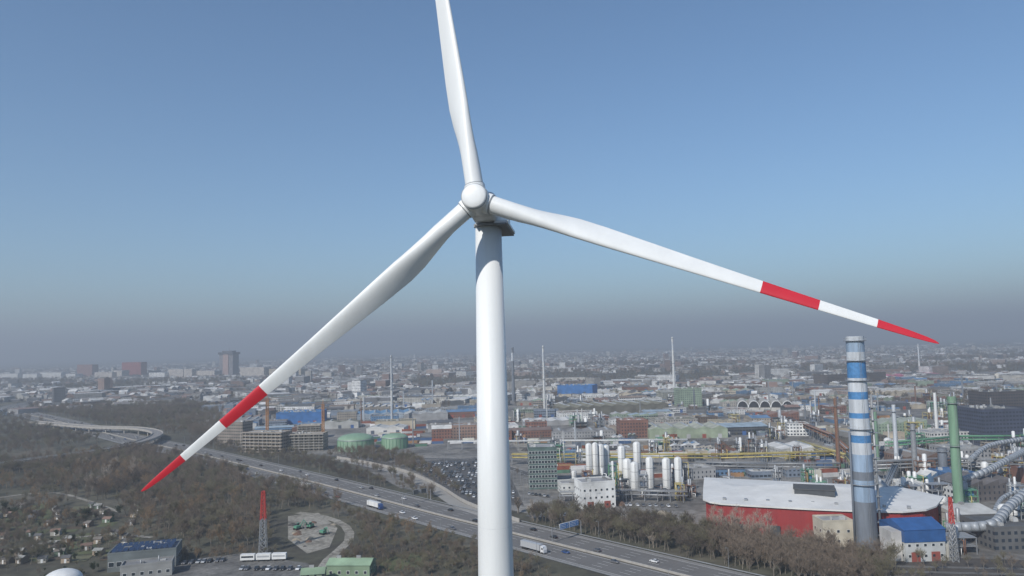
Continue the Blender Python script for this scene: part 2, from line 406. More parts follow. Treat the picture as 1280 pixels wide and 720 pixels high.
# far left town
bld("red_brick_tower_block",152,471,176,471,453,30,(.28,.08,.07),(.28,.1,.1),'flat',.4)
bld("red_brick_tower_block",96,471,115,471,456,30,(.26,.14,.12),(.3,.2,.2),'flat',.4)
for i,(x,w,t) in enumerate([(0,22,467),(26,20,468),(50,26,466),(80,14,468),(118,22,466),(142,10,464),(186,20,467),(210,30,463),(244,24,465),(300,30,461),(336,40,463)]):
    bld("apartment_block",x,475-i*.3,x+w,475-i*.3,t-i*.2,35,random.choice([BE,WH,(.55,.5,.45)]),GY,'flat',.5,detail=0)
# high-rise with broader upper storeys and a mast
A,w,h,ro=place(274,471,291,471,443); b=MB()
b.box(0,0,0,w,30,h,FAC,(.24,.23,.24,.6),topcol=(.2,.2,.2,0)); b.box(w*.3,-3,0,w*.7,33,h+6,FAC,(.40,.28,.25,.2))
b.box(-4,-4,h+.1,w+4,34,h+9,FAC,(.10,.10,.12,.8),bottom=True); b.box(w*.15,4,h+9.1,w*.85,26,h+15,FAC,(.13,.13,.15,.5))
b.tube((w/2,15,h+15),(w/2,15,h+32),1.0,.3,STEEL,5)
b.build("high_rise_tower",A,ro)
# foreground left
bld("depot_building_with_solar_roof",134,716,220,708,690,17,(.16,.18,.18),(.07,.10,.16),'flat',0,win=(9,1,2.2,2.0,2.4),nd=2,
    extra=lambda b,w,d,h:[b.face(((x,y,h+.75),(x+2,y,h+.75),(x+2,y+3.4,h+1.6),(x,y+3.4,h+1.6)),M("solar_panel",(.02,.04,.09),.25,.1)) for x in [1.2+2.4*i for i in range(int((w-2)/2.4))] for y in (1.5,6.3,11.2)])
bld("grey_annex_building",150,726,215,719,706,9,(.3,.3,.29),(.22,.22,.22),'flat',0,win=(6,1,1.4,1.3,1.6))
bld("green_roof_barn",408,722,462,722,703,11,(.22,.30,.20),(.27,.38,.25),'gable',0,win=(5,1,1.2,1.2,1.6))
bld("green_shed",376,735,405,733,714,8,(.2,.25,.17),(.22,.30,.2),'gable',.3)
p=P(78,735); b=MB(); r=8
b.lathe(p.x,p.y,[(r,0),(r,3)]+[(r*math.cos(a),3+r*.62*math.sin(a)) for a in [math.pi/2*i/8 for i in range(1,9)]],WHITE,28)
b.lathe(p.x,p.y,[(r+.3,2.6),(r+.3,3.1)],GREENP,28,cap=False); b.build("white_domed_tank"); OCC.append((p.x,p.y,10))
for x,y,yt,w in ((440,565,546,22),(491,562,543,16)):
    p=P(x,y); d=p.length; r=w/F*d; h=HT(x,y,yt)*.72; b=MB()
    b.lathe(p.x,p.y+r,[(r,0),(r,h)]+[(r*math.cos(a),h+r*.3*math.sin(a)) for a in [math.pi/2*i/8 for i in range(1,9)]],M("pale_green_tank",(.22,.34,.23),.6,.2,.2,streak=True),36)
    b.lathe(p.x,p.y+r,[(r+.4,h-.2),(r+.4,h+.3)],STEEL,36)
    for k in range(24):
        a=k*math.pi/12; b.tube((p.x+(r+.15)*math.cos(a),p.y+r+(r+.15)*math.sin(a),0),(p.x+(r+.15)*math.cos(a),p.y+r+(r+.15)*math.sin(a),h),.2,.2,GREENP,4)
    b.build("green_domed_storage_tank"); OCC.append((p.x,p.y+r,r+4))
# ------------------------------------------------------------------ vertical tanks
def vtank(px,yb,yt,wpx,name="white_storage_silo"):
    p=P(px,yb); d=p.length; r=wpx/2/F*d; h=HT(px,yb,yt); b=MB()
    b.lathe(p.x,p.y,[(r*.9,1.2),(r,1.8),(r,h-r*.6),(r*.8,h-r*.25),(r*.4,h-.05),(0,h)],WHITE,24)
    for k in range(4):
        a=k*math.pi/2+.4; b.tube((p.x+r*.85*math.cos(a),p.y+r*.85*math.sin(a),0),(p.x+r*.85*math.cos(a),p.y+r*.85*math.sin(a),2),.25,.25,STEEL,5)
    for s_ in (-.3,.3): b.tube((p.x+s_,p.y-r-.25,0),(p.x+s_,p.y-r-.25,h),.05,.05,STEEL,4)
    zz=1
    while zz<h-1: b.tube((p.x-.3,p.y-r-.25,zz),(p.x+.3,p.y-r-.25,zz),.03,.03,STEEL,3); zz+=1.5
    for zz in (h*.33,h*.66): b.lathe(p.x,p.y,[(r+.04,zz),(r+.06,zz+.25)],STEEL,24,cap=False)
    b.pipe([(p.x+r+.3,p.y,0),(p.x+r+.3,p.y,h*.9),(p.x,p.y,h+.4)],.12,STEEL,5)
    b.build(name); OCC.append((p.x,p.y,r+3))
for t in [(737,597,554,8),(745,597,553,7),(752,596,555,8),(759,594,556,7),(778,604,557,9),(785,610,573,11),(797,592,552,9),(794,614,577,10),(813,612,571,9),(834,613,572,10),(849,618,571,9),(718,608,588,6),(767,600,580,6)]: vtank(*t)
def rack(name,pts,h,w,mat,nlev=1,r=.45,step=14,npipes=3):
    pts=[P(x,y) for x,y in pts]; b=MB()
    for i in range(len(pts)-1):
        A,B=pts[i],pts[i+1]; e=(B-A); L=e.length; e.normalize(); n=Vector((-e.y,e.x,0)); q=0
        while q<=L:
            c=A+e*q
            for s_ in (-1,1): b.tube(c+n*w/2*s_,c+n*w/2*s_+Vector((0,0,h)),.22,.22,STEEL,4)
            for lv in range(nlev): 
                z=h-lv*2.4; b.tube(c-n*w/2+Vector((0,0,z)),c+n*w/2+Vector((0,0,z)),.2,.2,STEEL,4)
            b.tube(c-n*w/2,c+n*w/2+Vector((0,0,h)),.1,.1,STEEL,3)
            q+=step
        for lv in range(nlev):
            for k in range(npipes):
                o=n*((k+.5)/npipes-.5)*w*.9; z=h-lv*2.4+r+.2
                b.tube(A+o+Vector((0,0,z)),B+o+Vector((0,0,z)),r*(.7 if k%2 else 1),r*(.7 if k%2 else 1),mat if k!=1 else STEEL,7,True)
        for s_ in (-1,1):
            b.tube(A+n*w/2*s_+Vector((0,0,h+1.4)),B+n*w/2*s_+Vector((0,0,h+1.4)),.14,.14,mat,4)
    return b.build(name)
rack("yellow_pipe_bridge",[(640,581),(760,581),(900,582),(1048,578)],8,4,YEL,2,.5)
rack("white_pipe_bridge",[(560,562),(700,561),(860,560)],7,3,WHITE,1,.5)
rack("yellow_pipe_bridge",[(1000,565),(1060,585),(1075,610)],9,4,YEL,2,.45)
rack("steel_pipe_bridge",[(700,628),(790,626),(860,628)],6,3,STEEL,2,.3,8)
rack("steel_pipe_bridge",[(1090,600),(1190,596),(1290,600)],12,5,STEEL,3,.6,10,4)
rack("steel_pipe_bridge",[(1100,650),(1120,600),(1140,560)],10,4,STEEL,2,.5,10,3)
rack("rusty_pipe_bridge",[(985,535),(1040,560),(1060,580)],11,5,RUST,2,.8,14,3)
rack("steel_pipe_bridge",[(1110,575),(1200,566),(1290,566)],13,5,GREENP,2,.6,10,3)
rack("steel_pipe_bridge",[(870,592),(960,594),(1050,594)],8,4,STEEL,2,.4,10,4)
# ------------------------------------------------------------------ red hall with white folded roof
b=MB()
A=P(884,664);B=P(1046,674); e=(B-A); ro=math.atan2(e.y,e.x)
hw=14.5; D=70.0
front=[(-1,10),(3,4),(9,1),(22,0),(50,-1),(78,0),(92,3),(103,10),(109,20)]
back=[(-1,10),(-4,40),(-7,D+4),(50,D),(98,D-2),(116,44),(109,20)]
outline=front+back[::-1][1:-1]
n=len(outline)
WR=M("white_membrane_roof",(.68,.67,.64),.6,.14,.1)
for i in range(n):
    (x0,y0),(x1,y1)=outline[i],outline[(i+1)%n]
    b.face(((x0,y0,0),(x1,y1,0),(x1,y1,hw),(x0,y0,hw)),RED)
    L=math.hypot(x1-x0,y1-y0); k=int(L/2.2)
    for j in range(k):
        t=(j+.5)/k; nx,ny=(y1-y0)/L,-(x1-x0)/L
        b.tube((x0+(x1-x0)*t+nx*.06,y0+(y1-y0)*t+ny*.06,.3),(x0+(x1-x0)*t+nx*.06,y0+(y1-y0)*t+ny*.06,hw-.2),.12,.12,RED,4)
cx,cy=52,34
def ov(p,k=1.03): return (cx+(p[0]-cx)*k,cy+(p[1]-cy)*k)
ridge=[(12,38,hw+2.2),(50,40,hw+5.5),(92,38,hw+2.2)]
def nearest(p): return min(ridge,key=lambda q:abs(q[0]-p[0]))
for i in range(n):
    p0=ov(outline[i]);p1=ov(outline[(i+1)%n]); a=(p0[0],p0[1],hw+.3);c=(p1[0],p1[1],hw+.3)
    r0=nearest(p0);r1=nearest(p1)
    b.face((a,c,r1),WR)
    if r0!=r1: b.face((a,r1,r0),WR)
    b.face(((p0[0],p0[1],hw-.5),(p1[0],p1[1],hw-.5),c,a),WR)
b.box(44,20,hw+1,64,34,hw+5.4,DARK); b.box(43.5,19.5,hw+5.4,64.5,34.5,hw+5.8,M("dark_roof",(.08,.08,.08)),bottom=True)
for i in range(9): b.box(8+i*11,6+R(0,3),hw+.6,9.6+i*11,9,hw+1.8,STEEL)
for x in (16,34,60,82): b.box(x-2.5,-1.6,0,x+2.5,-.5,5,DARK)
b.build("red_hall_with_white_roof",A,ro)
for x in range(4,112,12):
    for y in (10,28,46,64):
        q=Matrix.Rotation(ro,3,'Z')@Vector((x,y,0))+A; OCC.append((q.x,q.y,12))
# ------------------------------------------------------------------ chimneys
def stack(name,px,yb,yt,wb,wt,bands,rings=(),n=24):
    p=P(px,yb); d=p.length; h=HT(px,yb,yt); r0=wb/2/F*d; r1=wt/2/F*d; b=MB(); prof=[];ms=[]
    for i,(f,m) in enumerate(bands):
        prof.append((r0+(r1-r0)*f,h*f)); ms.append(m)
    prof.append((r1,h)); b.lathe(p.x,p.y,prof,ms[0],n,ms,cap=False)
    b.lathe(p.x,p.y,[(r1*.85,h-.4),(r1*.86,h-.3)],DARK,n)
    for f in rings:
        r=r0+(r1-r0)*f; z=h*f
        b.lathe(p.x,p.y,[(r,z-.3),(r+1.1,z-.2),(r+1.1,z+.0)],STEEL,n)
        b.lathe(p.x,p.y,[(r+1.05,z+1.1),(r+1.05,z+1.2)],STEEL,n,cap=False)
        for k in range(12):
            a=k*math.pi/6; b.tube((p.x+(r+1.05)*math.cos(a),p.y+(r+1.05)*math.sin(a),z),(p.x+(r+1.05)*math.cos(a),p.y+(r+1.05)*math.sin(a),z+1.2),.05,.05,STEEL,3)
    for s_ in (-.35,.35): b.tube((p.x+s_,p.y-r0-.3,0),(p.x+s_,p.y-r1-.3,h),.06,.06,STEEL,3)
    o=b.build(name); OCC.append((p.x,p.y,r0+4)); return p,h,r0,r1,o
CB=M("chimney_blue_grey",(.27,.36,.47),.7,.35,.35,streak=True);CBB=M("chimney_bright_blue",(.07,.22,.45),.6,.35,.4);CL=M("chimney_light",(.52,.55,.58),.7,.3,.4,streak=True);CDK=M("chimney_dark",(.17,.19,.22),.7,.35,.3,streak=True)
p,h,r0,r1,cho=stack("blue_banded_chimney",1084,685,420,24,19,[(0,CDK),(.22,CB),(.32,CDK),(.36,CB),(.44,CL),(.495,CBB),(.53,CL),(.61,CBB),(.635,CL),(.70,CBB),(.735,CL),(.80,CBB),(.875,CL),(.925,CB),(.97,CL)],(.30,.56,.79,.885,.98),32)
b=MB(); b.pipe([(p.x+r0+1.4,p.y-1,0),(p.x+r0+.6,p.y-1,h*.72)],.6,STEEL,8); b.pipe([(p.x-r0-1,p.y-1,0),(p.x-r0-.6,p.y-1,h*.55)],.5,CDK,8)
for k in range(11): b.box(p.x+r0-.5,p.y-2.2,6+k*6,p.x+r0+2.6,p.y+1,6.3+k*6,STEEL,bottom=True)
b.build("riser_pipes",parent=cho)
GST=M("green_stack",(.17,.29,.19),.7,.3,.3,streak=True)
stack("green_chimney",1200,650,496,10,9,[(0,GST),(.9,GST)],(.6,.95))
stack("grey_chimney",1122,590,506,5,4,[(0,CL)],(.9,))
stack("brown_chimney",1049,592,498,5,3.5,[(0,RUST)],(.9,))
stack("olive_chimney",1097,575,515,5,4,[(0,GST)])
stack("white_chimney",1172,548,491,4,3,[(0,WHITE)])
stack("grey_chimney",1145,600,530,6,5,[(0,STEEL)],(.9,))
stack("grey_chimney",1180,600,560,9,9,[(0,CDK)],(.9,))
RW=M("stack_white",(.62,.62,.60),.6,.1)
for px,yb,yt,w,c in ((490,530,444,3.2,CL),(642,502,434,4.2,CDK),(681,516,432,3.2,RW),(843,487,421,3.4,RW),(1150,470,430,2,CL)):
    stack("tall_distant_chimney",px,yb,yt,w,w*.7,[(0,c),(.3,CDK if c is CDK else RW),(.5,c),(.75,CL),(.9,c)],(.5,.97),12)
for i in range(34):
    px=random.choice([R(650,1270),R(900,1280),R(420,590)]); yb=R(495,560); stack("slim_chimney",px,yb,yb-R(14,34),R(1.2,2.4),R(1,1.8),[(0,random.choice([CL,STEEL,RUST,CDK,RW]))],(),8)
# ------------------------------------------------------------------ right-hand smelter plant
bld("blue_clad_plant_building",1133,703,1183,701,668,20,(.46,.47,.46),BL,'flat',0,win=(5,2,1.2,1.1,2),nd=2,
    extra=lambda b,w,d,h:(b.box(-.3,-.3,h*.72,w+.3,d+.3,h+2,BLUE),b.gable(-.6,-.6,w+.6,d+.6,h+2.01,3.2,BLUE,(0,0,0,0),BLUE,(0,0,0,0),'x'),b.box(-5,2,0,-.35,12,h*1.1,FAC,(.55,.53,.5,0)),b.box(w+.35,0,0,w+5,9,h*.6,FAC,(.5,.48,.42,.3))))
bld("grey_plant_building",1200,668,1250,664,638,26,(.42,.42,.40),(.5,.5,.48),'gable',0,win=(5,2,1.3,1.2,2),nd=2)
bld("dark_plant_building",1245,690,1300,688,660,25,(.12,.12,.12),DG,'flat',.5)
bld("white_plant_building",1120,628,1165,626,608,22,LR,(.55,.55,.52),'flat',.4)
bld("dark_plant_building",1210,628,1270,625,600,30,(.11,.10,.10),(.14,.13,.13),'saw',.3)
bld("blue_plant_building",1185,612,1222,611,592,22,(.06,.15,.32),(.08,.18,.34),'flat',.2)
bld("brown_plant_building",1135,590,1185,588,566,30,(.20,.13,.10),(.2,.17,.15),'multi',.3)
bld("grey_plant_building",1195,585,1240,583,562,30,(.3,.3,.3),(.35,.35,.33),'flat',.4)
bld("dark_plant_building",1060,560,1110,558,542,30,(.15,.14,.12),(.2,.19,.17),'multi',.3)
bld("green_plant_building",1100,545,1160,543,525,30,GR,(.3,.33,.28),'saw',.3)
bld("white_plant_building",1165,560,1215,558,541,28,LR,GY,'flat',.5)
GP=M("grey_duct",(.36,.38,.40),.5,.25,.4,.2)
def duct(name,pts,r,mat=GP):
    b=MB(); w=[P(x,y)+Vector((0,0,z)) for x,y,z in pts]; w=smooth(w,3); b.pipe(w,r,mat,16)
    for i in range(0,len(w),8):
        b.tube(w[i]-Vector((0,0,r)),Vector((w[i].x,w[i].y,0)),.3,.3,STEEL,5)
        if i+1<len(w):
            d=(w[i+1]-w[i]).normalized()*.12; b.tube(w[i]-d,w[i]+d,r+.12,r+.12,mat,16,True)
    b.build(name)
duct("large_grey_duct",[(1185,680,8),(1215,683,9),(1245,684,11),(1265,675,16),(1300,660,22)],2.3)
duct("large_grey_duct",[(1205,625,12),(1235,622,16),(1262,615,20),(1300,600,24)],2.0)
duct("large_grey_duct",[(1215,600,14),(1240,592,20),(1290,585,22)],1.7)
duct("pale_duct",[(1098,640,20),(1125,648,10),(1150,655,8)],1.3)
duct("pale_duct",[(1240,660,4),(1255,640,8),(1290,632,10)],1.1)
for t in [(1255,650,630,10),(1268,652,628,10),(1168,640,620,8),(1180,640,620,8),(1110,560,547,8),(1232,600,577,7)]: vtank(*t,name="steel_process_tank")
def lattice(name,px,yb,yt,wb,mtop,mbot=STEEL,frac=.5,taper=.25,secs=12,th=.12):
    p=P(px,yb);h=HT(px,yb,yt); b=MB()
    pr=None
    for i in range(secs+1):
        t=i/secs; w=wb/2*(1-t*(1-taper)); z=h*t
        c=[Vector((p.x+sx*w,p.y+sy*w,z)) for sx,sy in ((-1,-1),(1,-1),(1,1),(-1,1))]
        m=mtop if t>frac else mbot
        if pr:
            for k in range(4):
                b.tube(pr[k],c[k],th*1.5,th*1.5,m,4); b.tube(pr[k],c[(k+1)%4],th,th,m,3); b.tube(pr[(k+1)%4],c[k],th,th,m,3)
        for k in range(4): b.tube(c[k],c[(k+1)%4],th,th,m,3)
        pr=c
    o=b.build(name); return p,h,o
REDP=M("signal_red_paint",(.48,.04,.03),.5,.15)
lattice("red_topped_lattice_mast",329,692,614,3.4,REDP,STEEL,.58,taper=.4,secs=11,th=.12)
lattice("lattice_mast",1193,702,622,2.8,REDP,STEEL,.6,taper=.3,th=.11)
lattice("lattice_mast",1050,640,610,2.5,STEEL,STEEL,.6,taper=.3)
CRO=M("crane_orange",(.45,.22,.08),.6)
for px,yb,yt in ((334,562,500),(404,560,505)):
    p,h,co=lattice("tower_crane",px,yb,yt,2.2,CRO,CRO,.1,taper=1,secs=14,th=.16)
    b=MB(); a=R(0,1); d=Vector((math.cos(a),math.sin(a),0))
    for zz in (0,1.6):
        b.tube(Vector((p.x,p.y,h+zz))-d*10,Vector((p.x,p.y,h+zz))+d*32,.18,.12,CRO,4)
    b.box(p.x-10*d.x-1.5,p.y-10*d.y-1.5,h-2,p.x-10*d.x+1.5,p.y-10*d.y+1.5,h+.5,CONC,bottom=True)
    b.tube((p.x,p.y,h),(p.x,p.y,h+5),.4,.2,CRO,4); b.tube(Vector((p.x,p.y,h+5)),Vector((p.x,p.y,h+1.6))+d*24,.08,.08,STEEL,3)
    b.build("jib",parent=co)
# process units: steel frames with decks, vessels and pipes
def punit(px,py,sc=1.0):
    q=P(px,py)
    if not clear(q.x,q.y,5*sc) or not roadclear(q.x,q.y,4): return
    OCC.append((q.x,q.y,5*sc)); b=MB(); w=R(6,12)*sc;d=R(5,9)*sc;lv=random.randint(2,4);H=R(3,4.2)
    fm=random.choice([STEEL,DARK,STEEL,RUST,GREENP,YEL])
    for x in (0,w/2,w):
        for y in (0,d): b.box(x-.18,y-.18,0,x+.18,y+.18,lv*H,fm)
    for k in range(1,lv+1):
        b.box(-.3,-.3,k*H-.25,w+.3,d+.3,k*H,fm,bottom=True)
        for y in (0,d): b.box(-.3,y-.04,k*H+1,w+.3,y+.04,k*H+1.08,fm)
        for x in (0,w): b.box(x-.04,0,k*H+1,x+.04,d,k*H+1.08,fm)
        if random.random()<.7:
            b.box(w*.1,d*.2,(k-1)*H+.1,w*R(.4,.9),d*.8,k*H-.3,FAC,random.choice([(.5,.5,.48,.3),(.3,.3,.3,0),(.15,.2,.28,0),(.6,.58,.52,0),(.2,.12,.09,0),(.08,.2,.38,0)]))
        b.tube((0,0,(k-1)*H),(w/2,0,k*H),.1,.1,fm,4)
    for _ in range(random.randint(1,4)):
        x=R(.1,.9)*w;y=R(.1,.9)*d;r=R(.6,1.5)*sc;t=lv*H+R(1,7)*sc; m=random.choice([WHITE,STEEL,GP,STEEL])
        b.lathe(x,y,[(r,.1),(r,t-r*.5),(r*.6,t-r*.1),(0,t)],m,12)
    for _ in range(4):
        x=R(-1,w+1);z=R(2,lv*H+2); b.pipe([(x,-1,0),(x,-1,z),(x+R(-4,4),d*.5,z)],R(.12,.3),random.choice([STEEL,YEL,WHITE,RUST]),6)
    b.build("process_unit",q,R(-.1,.15))
for _ in range(75): punit(R(1095,1285),R(560,695),R(.8,1.2))
for _ in range(40): punit(R(660,1060),R(556,640),R(.6,.9))
for _ in range(60): punit(R(640,1280),R(505,560),R(.9,1.6))
for px,py in ((716,626),(745,622),(775,625),(708,634),(800,622),(825,626),(730,612),(762,612),(860,622)): punit(px,py,.6)
# ------------------------------------------------------------------ procedural warehouses (mid distance)
def fill(poly,n,yaw,names,tall=(5,14),size=(18,55)):
    wp=wpoly(poly); xs=[q[0] for q in wp];ys=[q[1] for q in wp]; c=0
    ca,sa=math.cos(yaw),math.sin(yaw)
    for _ in range(n*6):
        if c>=n: break
        x=R(min(xs),max(xs));y=R(min(ys),max(ys))
        if not inpoly(x,y,wp): continue
        w=R(*size);d=R(size[0]*.6,size[1]*.7);h=R(*tall)
        rr=math.hypot(w,d)*.40
        cx=x+ca*w/2-sa*d/2; cy=y+sa*w/2+ca*d/2
        if not clear(cx,cy,rr) or not roadclear(cx,cy,rr): continue
        OCC.append((cx,cy,rr)); b=MB()
        wall=random.choice([BR,BE,WH,GY,(.42,.42,.40),(.35,.31,.26),BRN,(.27,.33,.25),DG,(.5,.47,.42),(.2,.24,.3),WH,(.12,.22,.36)]); k=R(.8,1.1); wall=tuple(v*k for v in wall)
        roof=random.choice([(.14,.13,.125),(.22,.21,.20),(.3,.29,.27),LR,(.55,.54,.52),OL,(.22,.17,.14),(.12,.12,.13),(.25,.16,.13),(.42,.41,.39),(.30,.38,.44),(.26,.34,.24),LR,(.12,.22,.36)])
        shed(b,w,d,h,wall,roof,random.choice(['flat','flat','multi','gable','saw']),random.choice([0,.3,.5,.8,0]))
        if random.random()<.6: doors(b,w,h,max(1,int(w/14)))
        b.build(random.choice(names),(x,y,0),yaw+random.choice([0,0,.03,-.04])); c+=1
N1=["warehouse","factory_hall","workshop_building","brick_works_building"]
fill([(640,488),(1300,474),(1300,545),(1100,556),(960,562),(860,548),(640,548)],190,.05,N1,(5,12))
fill([(400,502),(600,492),(600,552),(520,556),(430,540),(390,535)],60,.12,N1,(5,11))
fill([(240,500),(400,496),(400,540),(270,545)],35,.2,N1,(5,11))
fill([(655,556),(980,560),(1050,566),(1040,600),(870,600),(700,575)],30,.03,["workshop_building","storage_shed"],(3.5,7),(8,24))
fill([(1100,560),(1300,560),(1300,690),(1190,700),(1110,640)],40,.08,["plant_building","compressor_house"],(4,11),(6,16))
fill([(640,488),(1300,474),(1300,560),(640,556)],150,.05,["storage_shed","workshop_building"],(3,7),(7,18))
b=MB()
for cl in range(90):
    px=R(600,1280) if cl%4 else R(430,600); py=R(525,600) if cl%4 else R(530,560); c0=P(px,py); a=R(0,.3)
    for k in range(random.randint(2,9)):
        x=c0.x+(k%3)*13;y=c0.y+(k//3)*3
        if not clear(x,y,3) or not roadclear(x,y,3): continue
        fr=Matrix.Translation((x,y,0))@Matrix.Rotation(a,4,'Z'); lv=random.randint(1,2)
        for z in range(lv):
            col=random.choice([(.26,.08,.05,0),(.06,.12,.24,0),(.5,.5,.5,0),(.35,.2,.1,0),(.1,.2,.14,0),(.6,.58,.5,0),(.7,.7,.7,0)])
            b.box(0,0,z*2.62,12,2.4,z*2.62+2.6,FAC,col,fr=fr)
b.build("shipping_containers")
b=MB()
HM=[M("heap_"+k,c,.95,.35,.5) for k,c in (("sand",(.30,.26,.20)),("dark",(.07,.065,.06)),("rust",(.16,.10,.07)),("grey",(.2,.2,.19)))]
for _ in range(70):
    q=P(R(640,1280),R(500,650)) if _%5 else P(R(362,420),R(648,688))
    if not clear(q.x,q.y,2) or not roadclear(q.x,q.y,2): continue
    r=R(2,6)*(1 if _%5 else .5); hh=r*R(.4,.6); n=14; m=random.choice(HM); js=[R(.8,1.2) for k in range(n)]
    rings=[[(q.x+r*f*js[k]*math.cos(2*math.pi*k/n),q.y+r*f*js[(k*3)%n]*math.sin(2*math.pi*k/n),hh*z) for k in range(n)] for f,z in ((1,0),(.7,.45),(.35,.85),(.08,1))]
    for i in range(3):
        for k in range(n): b.face((rings[i][k],rings[i][(k+1)%n],rings[i+1][(k+1)%n],rings[i+1][k]),m)
b.build("gravel_heaps")
b=MB()
def lamp(b,x,y,h=11,dx=1.0,dy=0):
    b.tube((x,y,0),(x,y,h),.12,.07,STEEL,5); b.tube((x,y,h),(x+dx*1.6,y+dy*1.6,h+.3),.06,.05,STEEL,4); b.box(x+dx*1.6-.4,y+dy*1.6-.12,h+.2,x+dx*1.6+.4,y+dy*1.6+.12,h+.34,STEEL,bottom=True)
for _ in range(260):
    q=P(R(440,1290),R(505,640))
    if clear(q.x,q.y,0) and roadclear(q.x,q.y): lamp(b,q.x,q.y,R(8,16))
q=60
while q<HW.len: 
    for s_ in (-1,1):
        a,_t=HW.at(q,s_*22.3); lamp(b,a.x,a.y,9,s_*_t.y,-s_*_t.x)
    q+=75
b.build("street_lamps")
# ------------------------------------------------------------------ distant city
b=MB(); cnt=0
pal=[(.50,.49,.47),(.62,.62,.61),(.72,.72,.71),(.28,.19,.16),(.26,.18,.15),(.38,.36,.33),(.25,.25,.25),(.36,.28,.24),(.54,.52,.47),(.15,.15,.16),(.66,.66,.65)]
rp=[(.22,.15,.13),(.2,.19,.18),(.12,.12,.12),(.5,.5,.48),(.65,.64,.62),(.25,.23,.22),(.15,.14,.13),(.3,.29,.28)]
def citynoise(x,y): return noise.noise(Vector((x*.0016,y*.0016,3.3)))+.35*noise.noise(Vector((x*.006,y*.006,7.3)))
while cnt<9000:
    d=math.sqrt(R(1250**2,8500**2)) if cnt%3 else R(1300,4500)
    a=R(-.72,.72); x=d*math.sin(a); y=d*math.cos(a)
    if citynoise(x,y)<-.08 and random.random()<.93: continue
    if d<2000 and (not clear(x,y,15) or not roadclear(x,y,15)): continue
    cnt+=1; w=R(10,28);dd=R(9,20);h=R(5,11); t=random.random()
    if t<.04: w=R(30,60);h=R(16,26) if random.random()<.5 else R(8,13);dd=R(14,30)
    elif t<.2: w=R(40,120);dd=R(25,60);h=R(6,12)
    elif t<.206 : w=R(18,26);dd=18;h=R(28,42)
    k=R(.8,1.1); wall=random.choice(pal); roof=random.choice(rp)
    ang=citynoise(x+900,y)*3+random.choice([0,0,1.57])
    fr=Matrix.Translation((x,y,0))@Matrix.Rotation(ang,4,'Z'); wc=(wall[0]*k,wall[1]*k,wall[2]*k,random.choice([.4,.5,.6,0]))
    b.box(-w/2,-dd/2,0,w/2,dd/2,h,FAC,wc,topcol=(*roof,0),fr=fr)
    if w<30 and random.random()<.6:
        q=[fr@Vector(v) for v in ((-w/2,-dd/2,h+.02),(w/2,-dd/2,h+.02),(w/2,dd/2,h+.02),(-w/2,dd/2,h+.02),(-w/2,0,h+4),(w/2,0,h+4))]
        b.face((q[0],q[1],q[5],q[4]),FAC,(*roof,0));b.face((q[2],q[3],q[4],q[5]),FAC,(*roof,0));b.face((q[1],q[2],q[5]),FAC,wc);b.face((q[3],q[0],q[4]),FAC,wc)
b.build("distant_city_buildings")
# ------------------------------------------------------------------ trees
def tree_mesh(name,seed,mat,twm,spread=.5,twigs=6,leafy=False):
    rnd=random.Random(seed); b=MB()
    def br(p,d,L,r,lv):
        q=p; dd=d.copy(); seg=2 if lv<3 else 1
        for i in range(seg):
            dd=(dd+Vector((rnd.uniform(-.15,.15),rnd.uniform(-.15,.15),rnd.uniform(0,.15)))).normalized()
            q2=q+dd*L/seg; r2=r*(1-.3*(i+1)/seg); b.tube(q,q2,r,r2,mat,4 if lv<2 else 3); q=q2; r=r2
        if lv>=3:
            for k in range(twigs):
                t=rnd.random(); s=p.lerp(q,t); td=(dd+Vector((rnd.uniform(-1,1),rnd.uniform(-1,1),rnd.uniform(-.5,.9)))).normalized()
                l=rnd.uniform(.04,.10); e=s+td*l; w=td.cross(Vector((rnd.uniform(-1,1),rnd.uniform(-1,1),rnd.uniform(-1,1)))).normalized()*.0024
                b.face((s-w,s+w,e),twm)
                if leafy: 
                    w*=4; b.face((s+td*l*.4-w,s+td*l*.4+w,e+w,e-w),twm)
            return
        nk=(7,5,4)[lv]
        for k in range(nk):
            t=rnd.uniform(.35,1) if lv==0 else rnd.uniform(.25,1)
            s=p.lerp(q,t); a=rnd.uniform(0,6.283); out=Vector((math.cos(a),math.sin(a),0)); 
            nd=(dd*(1-spread)+out*spread*(1.1 if lv<2 else .9)+Vector((0,0,.25))).normalized()
            br(s,nd,L*rnd.uniform(.5,.68),r*.6,lv+1)
        if lv==0: br(q,dd,L*.55,r*.8,1)
    br(Vector((0,0,0)),Vector((0,0,1)),.48,.016,0)
    zs=max(v[2] for v in b.v); b.v=[(x/zs,y/zs,z/zs) for x,y,z in b.v]
    return b.build(name)
BARK=M("bark_grey_brown",(.20,.172,.14),.95,.3,.5); TW1=M("twigs_brown",(.195,.15,.112),.95,.35,.04); TW2=M("twigs_olive",(.165,.148,.09),.95,.35,.04); TW3=M("twigs_russet",(.27,.18,.10),.95,.35,.04); TW4=M("twigs_pale",(.38,.32,.26),.95,.2,.1); EVG=M("evergreen_needles",(.04,.06,.03),.9,.3,.1)
def scatter(name,child,pts):
    me=bpy.data.meshes.new(name); v=[];f=[]
    for x,y,s in pts:
        a=R(0,6.283); k=len(v); h=s/2*math.sqrt(2)
        for i in range(4): v.append((x+h*math.cos(a+i*math.pi/2),y+h*math.sin(a+i*math.pi/2),0))
        f.append((k,k+1,k+2,k+3))
    me.from_pydata(v,[],f); o=bpy.data.objects.new(name,me); scene.collection.objects.link(o)
    o.instance_type='FACES'; o.use_instance_faces_scale=True; o.show_instancer_for_render=False; o.show_instancer_for_viewport=False
    child.parent=o; return o
TREES=[[] for _ in range(6)]
